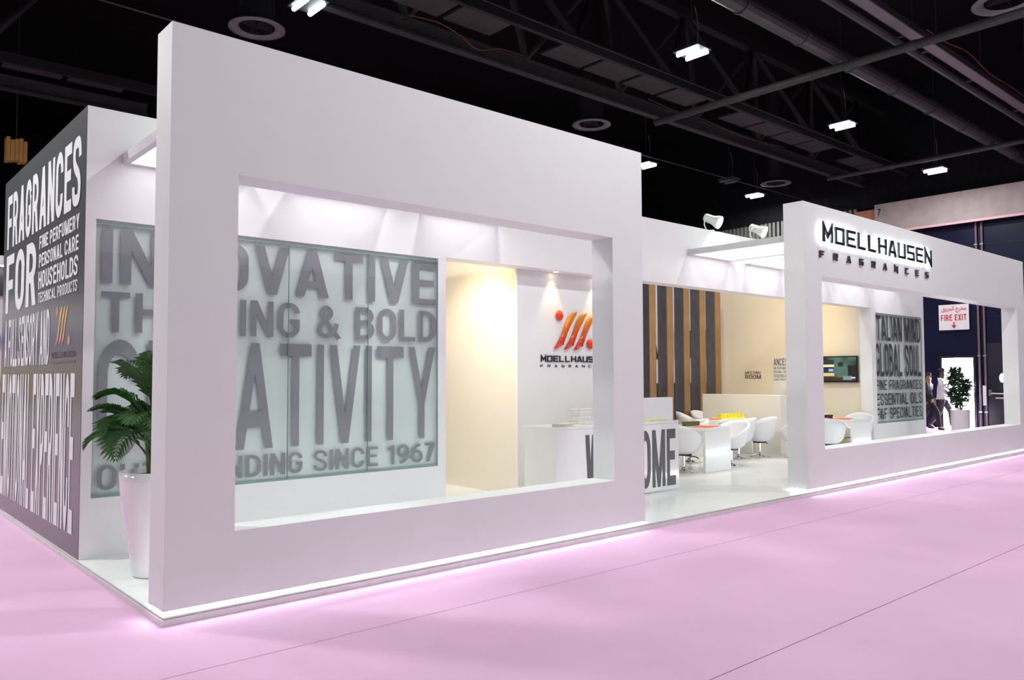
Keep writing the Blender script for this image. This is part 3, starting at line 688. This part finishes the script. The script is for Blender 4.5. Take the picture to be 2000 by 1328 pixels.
track_spot(14.2, 'warm spotlight behind the header aimed at the television wall', (.8,.75,-.35), 6, 95)

# ------------------------------------------------------------------ interior
# slatted rear screen
for i in range(10):
    x = 8.97+i*.62
    s = empty('slat_post', (x, 5.62, PZ))
    MB().box(0, .225, .012, .27, 0, 4.0-PZ).build('post', SLAT, s); MB().box(0, .225, 0, .012, 0, 4.0-PZ).build('front_strip', SLATF, s)  # slate grey box with a thin brown strip on its front
    tag(s, ('tall slate grey slat post of the rear screen, number %s from the meeting wall' % ['ten','nine','eight','seven','six','five','four','three','two','one'][i]), 'post', 'slat posts of the rear screen')
# meeting wall (runs from front to back) with door glass and sign
wm2 = empty('wall_meeting', (0,0,0), kind='structure')
MB().box(15.40, 15.52, YB+TH, 6.05, PZ, 4.0).build('wall_panel', mat('straw_wall_paint', (.84, .77, .61), .55, var=.012, scale=2), wm2)
MB().box(15.385, 15.40, 4.05, 4.60, PZ, 2.065).build('door_glass', PALE2, wm2)
for s, z0, z1 in (('ANCES', 1.88, 2.045), ('INE PERFUMERY', 1.79, 1.85), ('ERSONAL CARE', 1.70, 1.76), ('OUSEHOLDS', 1.60, 1.67), ('CHNICAL PRODUCTS', 1.53, 1.57)):
    text_line(s, 'x', 15.382, 4.58, 4.22, z0, z1, LETTER2, wm2, h=.065)
ms = empty('room_sign', (0,0,0), label='small brown meeting room lettering on the cream wall', cat='sign')
text_line('MEETING', 'x', 15.394, 5.36, 4.93, 1.685, 1.745, BROWNK, ms, h=.06); text_line('ROOM', 'x', 15.394, 5.36, 4.93, 1.565, 1.665, BROWNK, ms, h=.065)
# low partition behind the tables
tag(MB().box(12.75, 13.0, 2.90, 4.74, PZ, 1.25).build('low_partition', CREAM, bevel=.004), 'low cream partition wall behind the meeting chairs', 'partition')
tag(MB().box(7.30, 8.14, 2.02, 2.12, PZ, 1.32).build('counter_screen', WALLW, bevel=.004), 'short white screen standing behind the welcome counter', 'screen')

# television
tv = empty('television', (15.36, 0, 0), label='flat black television on the cream wall showing a workshop scene', cat='television')
MB().box(-.04, .03, 2.54, 3.58, 1.49, 2.07).build('casing', mat('tv_black', (.012,.01,.01), .25), tv, bevel=.004)
def screen_mat():
    m = bpy.data.materials.new('tv_picture'); m.use_nodes = True; nt = m.node_tree; b = nt.nodes['Principled BSDF']; b.inputs['Roughness'].default_value = .2
    tc = nt.nodes.new('ShaderNodeTexCoord'); n = nt.nodes.new('ShaderNodeTexNoise'); n.inputs['Scale'].default_value = 2.2; r = nt.nodes.new('ShaderNodeValToRGB')
    r.color_ramp.elements[0].color = (.004,.008,.010,1); r.color_ramp.elements[0].position = .38; r.color_ramp.elements[1].color = (.10,.19,.15,1); r.color_ramp.elements[1].position = .62
    nt.links.new(tc.outputs['Object'], n.inputs['Vector']); nt.links.new(n.outputs['Fac'], r.inputs[0])
    b.inputs['Base Color'].default_value = (.01,.01,.01,1); nt.links.new(r.outputs[0], b.inputs['Emission Color']); b.inputs['Emission Strength'].default_value = 1.0
    return m
MB().box(-.044, -.041, 2.565, 3.555, 1.52, 2.045).build('screen', screen_mat(), tv)
def patch(y0, y1, z0, z1, col, e=1.0, x=-.0455):
    nm = 'tv_%d_%d' % (int(col[0]*100), int((y0+z0)*100)); MB().box(x, x+.001, y0, y1, z0, z1).build('picture', mat(nm, (.01,.01,.01), emit=e, ecol=col, var=0), tv)
patch(3.10, 3.56, 1.52, 1.61, (.04,.008,.006)); patch(2.57, 3.10, 1.52, 1.60, (.05,.012,.01)); patch(3.06, 3.33, 1.63, 1.70, (.75,.65,.25)); patch(3.06, 3.33, 1.83, 1.885, (.95,.85,.45)); patch(3.07, 3.33, 1.70, 1.83, (.01,.012,.05))
patch(3.08, 3.19, 1.73, 1.79, (.35,.5,.9), x=-.047); patch(3.07, 3.32, 1.90, 1.99, (.01,.03,.02)); patch(2.86, 2.97, 1.84, 1.93, (.004,.006,.008)); patch(2.575, 2.75, 1.62, 1.86, (.003,.003,.004)); patch(2.66, 2.86, 1.545, 1.63, (.2,.32,.30), x=-.047); patch(2.585, 2.68, 1.575, 1.61, (.55,.62,.85), x=-.048)

# welcome counter
wc = empty('welcome_counter', (5.005, 1.368, PZ), label='white reception counter with tall grey welcome lettering', cat='counter')
MB().box(0, 2.40, 0, .58, .02, .93).build('counter_body', GLOSSW, wc, bevel=.004)
MB().box(-.0, 2.40, -.006, .6, .93, .965).build('counter_top', GLOSSW, wc, bevel=.004)
MB().box(.03, 2.37, .02, .56, 0, .02).build('plinth', STEEL, wc)
text_line('WELCOME', 'y', -.002, .50, 2.325, .075, .85, mat('counter_letter_grey', (.11,.11,.118), .5), wc, gap=.09)
CT = PZ+.965
def small_box(name, x, y, z, sx, sy, sz, m, label, cat, rz=0, lid=None, group=None):
    t = empty(name, (x, y, z), rz, label=label, cat=cat, group=group)
    MB().box(-sx/2, sx/2, -sy/2, sy/2, 0, sz*(.72 if lid else 1)).build('body', m, t, bevel=min(sx,sy,sz)*.08)
    if lid: MB().box(-sx/2-.004, sx/2+.004, -sy/2-.004, sy/2+.004, sz*.72, sz).build('lid', lid, t, bevel=min(sx,sy,sz)*.06)
    return t
for k in range(3): small_box('gift_box', 5.72+.01*k, 1.66, CT+k*.068, .24, .16, .068, PAPER, 'white card box on the counter, %s of the stack' % ('bottom','middle','top')[k], 'box', .05*k, GLOSSW, 'stacked card boxes')
small_box('wrapped_bundle', 5.24, 1.50, CT, .24, .14, .035, mat('cream_wrap', (.72,.68,.58), .7, var=.15, scale=30), 'cream wrapped bundle lying on the counter end', 'bundle', .1, mat('cream_wrap2', (.75,.72,.64), .6))
small_box('leaflet_pile', 5.42, 1.44, CT, .15, .10, .012, PAPER, 'thin white leaflet pile near the counter edge', 'leaflets', .3)
small_box('leaflet_pile', 6.98, 1.56, CT, .52, .2, .012, LIME, 'flat lime green leaflet pile on the counter', 'leaflets', .02)

# tub chairs
def chair_proto():
    c = empty('tub_chair', (0,0,0), cat='chair', group='white swivel tub chairs')
    n = 32; prof = [(0,.30),(.10,.30),(.17,.315),(.23,.36),(.275,.43)]
    def rim(th): q = (1+math.cos(th))/2; return .455+.335*q**.85
    def surf(off, z_off):
        rows = []
        for i in range(9):
            row = []
            for k in range(n):
                th = 2*PI*k/n
                if i < 4: r, z = prof[i]
                else:
                    f = (i-4)/4; zt = rim(th); r = .262+(.315+.03*math.cos(th)-.262)*f**.8; z = .42+(zt-.42)*f
                r = max(.001, r-off); row.append((r*math.cos(th)*1.02, r*math.sin(th), z+z_off))
            rows.append(row)
        return rows
    o_, i_ = surf(0, 0), surf(.045, .04)
    for k in range(n): i_[8][k] = (i_[8][k][0], i_[8][k][1], o_[8][k][2]+.006)
    V = [v for r in o_ for v in r] + [v for r in i_[::-1] for v in r]; F = []
    for i in range(17):
        for k in range(n): F.append((i*n+k, i*n+(k+1)%n, (i+1)*n+(k+1)%n, (i+1)*n+k))
    MB().add(V, F).build('shell', LEATHER, c, smooth=True)
    MB().lathe([(0,.47),(.2,.465),(.235,.45),(.24,.41),(.2,.37)], n=24).build('cushion', LEATHER, c, smooth=True)
    MB().box(-.09,.09,-.09,.09,.272,.30).build('seat_plate', DARKM, c)
    MB().tube([(0,.03,.275),(-.02,.22,.262),(-.03,.27,.24)], .010, 6).build('lever', DARKM, c)
    MB().lathe([(.030,.04),(.030,.16),(.024,.16),(.024,.275)], n=16).build('gas_column', CHROME, c, smooth=False)
    MB().lathe([(0,.0),(.205,.0),(.21,.006),(.19,.014),(.07,.032),(.038,.06),(.032,.085),(.0,.085)], n=32).build('base', CHROME, c, smooth=True)
    return c
CH = [  # x, y, facing (x axis of the back points away), label
    (9.10, 2.54, PI, 'white tub chair beside the welcome counter, its back towards us'),
    (10.45, 3.40, -.6, 'white tub chair behind the nearest meeting table'),
    (10.50, 2.56, 0, 'white tub chair right of the nearest meeting table, open side facing it'),
    (11.60, 3.12, -PI/2+.1, 'white tub chair in front of the rear table, left of two'),
    (12.24, 3.06, -PI/2-.1, 'white tub chair in front of the rear table, next to low partition'),
    (12.60, 2.52, -PI/2, 'white tub chair half hidden behind the right frame edge'),
    (11.40, 4.62, PI-.5, 'white tub chair peeking out beside the counter screen'),
    (12.85, 5.10, PI/2+.6, 'white tub chair behind the rear table with rounded back'),
    (13.55, 5.22, PI/2, 'farthest white tub chair before the slats, only its top showing'),
    (12.66, 1.86, PI+.25, 'white tub chair seen through the right window, its back towards us'),
    (14.95, 3.02, PI/2, 'small white tub chair under the television behind a brown box'),
    (14.92, 2.36, .2, 'white tub chair next to the silver glass panel')]
proto = chair_proto()
for i, (x, y, a, l) in enumerate(CH):
    c = proto if i == 0 else copy_tree(proto)
    c.location = (x, y, PZ); c.rotation_euler = (0,0,a); c['label'] = l
# tables
def table(x, y, L, W_, rz, label, H=.725):
    t = empty('meeting_table', (x, y, PZ), rz, label=label, cat='table', group='white waterfall tables')
    MB().box(0, W_, 0, L, H-.05, H).build('tabletop', GLOSSW, t, bevel=.006)
    for a in (0, L-.05): MB().box(.0, W_, a, a+.05, 0, H-.05).build('end_panel', GLOSSW, t, bevel=.006)
TZ = PZ+.725
table(9.25, 2.22, 1.05, .73, 0, 'white waterfall meeting table nearest the welcome counter')
table(12.64, 3.45, 1.25, .66, PI/2, 'white rear meeting table with yellow box against low partition')
table(13.30, 1.70, 1.05, .78, 0, 'white waterfall table seen through the right frame window')
def mat_on(x, y, rz, label):
    tag(MB().box(-.2, .2, -.14, .14, 0, .008).build('place_mat', ORANGE, None, loc=(x, y, TZ)), label, 'mat', 'orange table mats').rotation_euler = (0,0,rz)
mat_on(9.62, 2.46, .3, 'orange mat on the nearest meeting table'); mat_on(11.62, 3.75, .2, 'orange mat on the rear meeting table'); mat_on(13.56, 2.02, .3, 'orange mat on the table in the right window')
small_box('flacon_box', 9.66, 2.80, TZ, .34, .10, .075, GOLDB, 'olive and gold box on the nearest meeting table', 'box', -.1, GOLDB)
yb = empty('flacon_tray', (12.26, 3.72, TZ), -.25, label='row of yellow sample boxes on the rear table', cat='boxes')
for k in range(7): MB().box(-.31+k*.09, -.235+k*.09, -.06, .06, 0, .09+.008*(k % 2)).build('sample_box', YELLOW, yb, bevel=.006)
MB().box(-.32, .33, -.07, .07, 0, .02).build('tray', YELLOW, yb)
small_box('flacon_box', 13.44, 2.35, TZ, .36, .12, .075, BROWNB, 'dark brown box on the table in the right window', 'box', -.3, BROWNB)

# ------------------------------------------------------------------ plants
def tall_planter(x, y, z, h, r, label, taper=True):
    p = empty('planter', (x, y, z), label=label, cat='planter')
    prof = [(0,0),(r*.56,0),(r*.60,.012),(r*.74,h*.30),(r*.90,h*.62),(r*.99,h*.9),(r,h),(r*.90,h),(r*.88,h-.05),(0,h-.05)] if taper else [(0,0),(r*.93,0),(r*.95,.01),(r,h),(r*.9,h),(r*.88,h-.05),(0,h-.05)]
    MB().lathe(prof, n=36).build('pot', GLOSSW, p, smooth=False if not taper else True)
    MB().lathe([(0,h-.03),(r*.5,h-.028),(r*.87,h-.045)], n=20).build('soil', SOIL, p)
    return p
tall_planter(.345, 1.27, PZ, .835, .275, 'tall tapered glossy white planter beside the front frame')
def frond(L, lift, droop, az, base, parent, width=.30, nl=22, m=LEAFM):
    """arching palm leaf: a rib with two rows of narrow leaflets"""
    P = []; p = Vector(base); ang = lift; n = 16
    for i in range(n+1):
        P.append(p.copy()); p = p+Vector((math.cos(az)*math.cos(ang), math.sin(az)*math.cos(ang), math.sin(ang)))*(L/n); ang -= droop/n*(1.2*i/n+.35)
    mb = MB().tube(P, [.009*(1-.8*i/n) for i in range(n+1)], 5)
    for k in range(nl):
        f = .22+.78*k/(nl-1); i = min(n-1, int(f*n)); q = P[i].lerp(P[i+1], f*n-i); d = (P[i+1]-P[i]).normalized()
        side = Vector((-math.sin(az), math.cos(az), 0)); up = side.cross(d) * -1
        ll = width*(math.sin(PI*min(1, .22+.74*(f-.2)/.8)))*random.uniform(.85, 1.1)
        for s in (-1, 1):
            t = (d*.72+side*s*.75+up*.18).normalized(); w2 = d.cross(t).normalized().cross(t)*.011
            m1 = q+t*ll*.5+Vector((0,0,.012)); e = q+t*ll-Vector((0,0,ll*.28))
            mb.add([q, m1+w2, e, m1-w2], [(0,1,2),(0,2,3)])
    return mb.build('frond', m, parent)
palm = empty('areca_palm', (.345, 1.27, PZ+.80), label='green areca palm growing in the tall white planter', cat='palm')
for k in range(7):
    a = k*2.4; b = Vector((.06*math.cos(a), .06*math.sin(a), 0))
    MB().tube([b, b*1.3+Vector((0,0,.22)), b*1.9+Vector((0,0,.45))], [.016,.013,.010], 6).build('cane', STEM, palm)
for k in range(26):
    az = k*2.39996+.4; tier = k/26
    frond(.42+.24*random.random()+.20*(1-tier), 1.50-.50*tier+random.uniform(-.08,.08), 1.5+1.5*tier+random.uniform(-.2,.3), az, (.05*math.cos(az), .05*math.sin(az), .10+.45*random.random()), palm, .24, nl=17)
# fig plant by the exit
tall_planter(23.9, 3.53, 0, .62, .26, 'plain white planter in front of the lit exit', taper=False)
fig = empty('potted_bush', (23.9, 3.53, .59), label='dark leafy bush in the white planter by the exit', cat='bush')
for k in range(4):
    a = k*1.7; MB().tube([(.05*math.cos(a), .05*math.sin(a), 0), (.07*math.cos(a), .07*math.sin(a), .4), (.15*math.cos(a+.5), .15*math.sin(a+.5), .75)], [.02,.016,.01], 6).build('stem', STEM, fig)
for k in range(46):
    mb = MB(); a = random.uniform(0, 2*PI); z = .22+.95*(k/46); R = .10+.30*math.sin(PI*min(1,(1.28-z)/1.15))*random.uniform(.5,1)
    c = Vector((R*math.cos(a)*.5, R*math.sin(a)*.8, z))
    mb.tube([(0,0,z-.12), c], [.008,.004], 4)
    for j in range(24):
        d = Vector((random.gauss(0,1), random.gauss(0,1), random.gauss(.2,.8))).normalized(); q = c+d*random.uniform(.01,.09); t = (d+Vector((0,0,-.2))).normalized(); s = t.cross(Vector((.3,.2,1))).normalized()*.038
        mb.add([q, q+t*.07+s, q+t*.17, q+t*.07-s], [(0,1,2,3)])
    mb.build('leaf_spray', LEAFD, fig)

# ------------------------------------------------------------------ people by the exit
def skin_mesh(name, verts, edges, root, m, parent, sub=2):
    me = bpy.data.meshes.new(name); me.from_pydata([v[0] for v in verts], edges, []); o = bpy.data.objects.new(name, me); COL.objects.link(o)
    md = o.modifiers.new('skin', 'SKIN'); md.use_smooth_shade = True; md.branch_smoothing = .3
    for i, v in enumerate(verts):
        r = v[1]; me.skin_vertices[0].data[i].radius = (r, r) if not isinstance(r, tuple) else r
        me.skin_vertices[0].data[i].use_root = (i == root)
    sb = o.modifiers.new('sub', 'SUBSURF'); sb.levels = sub; sb.render_levels = sub
    bpy.context.view_layer.update()
    m2 = bpy.data.meshes.new_from_object(o.evaluated_get(bpy.context.evaluated_depsgraph_get())); bpy.data.objects.remove(o)
    m2.materials.clear(); m2.materials.append(m); m2.name = name
    for p in m2.polygons: p.use_smooth = True
    q = bpy.data.objects.new(name, m2); COL.objects.link(q); q.parent = parent; return q
def person(x, y, rz, H, skin, top, legs, label, stride=.30, suit=False, arm=.25):
    """walking figure facing its own +x"""
    p = empty('person', (x, y, 0), rz, label=label, cat='person'); k = H/1.8
    V = lambda a, b, c: (a*k, b*k, c*k)
    hip = [V(.02, .09, .94), V(.02, -.09, .94)]
    kneeF, ankF = V(.02+stride*.62, .10, .52), V(stride*.80, .10, .09)
    kneeB, ankB = V(-stride*.10, -.10, .50), V(-stride*1.15, -.10, .14)
    sh = [V(.0, .19, 1.46), V(.0, -.19, 1.46)]
    el = [V(-arm*.5, .25, 1.18), V(arm*.35, -.25, 1.18)]; wr_ = [V(-arm*.2, .25, .95), V(arm*1.1, -.22, .98)]
    # body: trunk, neck, head, limbs, hands with fingers in one skin
    v = [(V(0,0,.96), .12*k), (V(0,0,1.15), .115*k), (V(0,0,1.36), .125*k), (V(.01,0,1.50), .06*k), (V(.025,0,1.60), .062*k), (V(.035,0,1.68), (.088*k,.078*k)), (V(.03,0,1.755), (.07*k,.065*k)), (V(.075,0,1.635), .05*k)]
    e = [(0,1),(1,2),(2,3),(3,4),(4,5),(5,6),(4,7)]
    def chain(pts, frm):
        prev = frm
        for q, r in pts: v.append((q, r)); e.append((prev, len(v)-1)); prev = len(v)-1
        return prev
    chain([(hip[0], .085*k), (kneeF, .06*k), (ankF, .042*k), (V(stride*.80+.14,.10,.045), .035*k)], 0)
    chain([(hip[1], .085*k), (kneeB, .06*k), (ankB, .042*k), (V(-stride*1.15+.12,-.10,.05), .035*k)], 0)
    for s in (0, 1):
        w_ = chain([(sh[s], .062*k), (el[s], .045*k), (wr_[s], .03*k)], 2)
        q = Vector(wr_[s]); sy = 1 if s == 0 else -1
        palm_ = chain([(tuple(q+Vector((.01,0,-.07))*k), (.032*k,.018*k))], w_)
        for j, (dx, L) in enumerate(((-.024,.066),(-.008,.078),(.008,.084),(.024,.074))):
            chain([(tuple(q+Vector((.012+dx, 0, -.115))*k), .0095*k), (tuple(q+Vector((.022+dx, -.008*sy, -.115-L*.5))*k), .0088*k), (tuple(q+Vector((.034+dx, -.02*sy, -.115-L))*k), .007*k)], palm_)
        chain([(tuple(q+Vector((.042, -.01*sy, -.075))*k), .0105*k), (tuple(q+Vector((.055, -.018*sy, -.115))*k), .0085*k)], palm_)
    skin_mesh('body', v, e, 0, skin, p)
    # face and ears
    f = MB().add([V(.112,0,1.69), V(.118,-.014,1.645), V(.138,0,1.648), V(.118,.014,1.645), V(.112,0,1.632)], [(0,1,2),(0,2,3),(1,4,2),(2,4,3)])
    f.build('nose', skin, p)
    for s in (-1, 1):
        MB().lathe([(0.001,-.028),(.014,-.02),(.02,0),(.014,.02),(0.001,.028)], n=8).xf(Matrix.Translation(Vector(V(.025,.078*s,1.66)))).build('ear', skin, p, smooth=True)
        MB().lathe([(0.001,-.009),(.011,0),(0.001,.009)], n=8).xf(Matrix.Translation(Vector(V(.108,.03*s,1.68)))).build('eye', HAIR, p)
    MB().box(.105*k,.116*k,-.022*k,.022*k,1.607*k,1.614*k).build('mouth', mat('lip', (.16,.05,.045), .5), p)
    hr = MB().lathe([(.092,-.01),(.098,.03),(.088,.075),(.055,.108),(.001,.118)], n=16); hr.xf(Matrix.Translation(Vector(V(.012,0,1.70))) @ Matrix.Rotation(-.18,4,'Y') @ Matrix.Diagonal((1,.88,.92,1)))
    hr.build('hair', HAIR, p, smooth=True)
    # clothes
    tv_ = [(V(0,0,.90), (.135*k,.165*k)), (V(0,0,1.02), (.135*k,.16*k)), (V(0,0,1.2), (.135*k,.165*k)), (V(0,0,1.38), (.14*k,.18*k)), (V(.005,0,1.49), .075*k), (V(.01,0,1.53), .068*k)]
    te = [(0,1),(1,2),(2,3),(3,4),(4,5)]
    for s in (0, 1):
        n0 = len(tv_); q = Vector(wr_[s]); tv_ += [(sh[s], .078*k), (el[s], .062*k), (tuple(q), .048*k)]; te += [(3,n0),(n0,n0+1),(n0+1,n0+2)]
    if suit:
        n0 = len(tv_); tv_.append((V(0,0,.80), (.145*k,.175*k))); te.append((0,n0))
    skin_mesh('jacket' if suit else 'shirt', tv_, te, 1, top, p)
    lv = [(V(0,0,.99), (.13*k,.15*k)), (V(0,0,.90), .135*k)]; le = [(0,1)]
    for hp, kn, an in ((hip[0], kneeF, ankF), (hip[1], kneeB, ankB)):
        n0 = len(lv); a = Vector(an); lv += [(tuple(Vector(hp)-Vector((0,0,.06*k))), .105*k), (kn, .08*k), (tuple(a+Vector((0,0,-.02))), .068*k)]; le += [(1,n0),(n0,n0+1),(n0+1,n0+2)]
    skin_mesh('trousers', lv, le, 1, legs, p)
    for an, toe in ((ankF, V(stride*.80+.17,.10,.035)), (ankB, V(-stride*1.15+.16,-.10,.035))):
        a = Vector(an); skin_mesh('shoe', [(tuple(Vector((a.x-.05*k, a.y, .045*k))), .045*k), (tuple(Vector((a.x+.04*k, a.y, .05*k))), .05*k), (toe, .036*k)], [(0,1),(1,2)], 0, SHOE, p, 1)
    if suit:
        MB().add([V(.142,-.05,1.44), V(.15,0,1.25), V(.142,.05,1.44)], [(0,1,2)]).build('shirt_front', SHIRT, p)
    return p
person(24.35, 4.20, -PI/2+.15, 1.86, SKIN, SHIRT, TROUS, 'walking man in white shirt and dark trousers before the lit exit', .30)
person(23.55, 4.29, -PI/2-.05, 1.72, SKIN2, SUIT, SUIT, 'walking man in black suit at the edge of the silver panel', .34, suit=True)
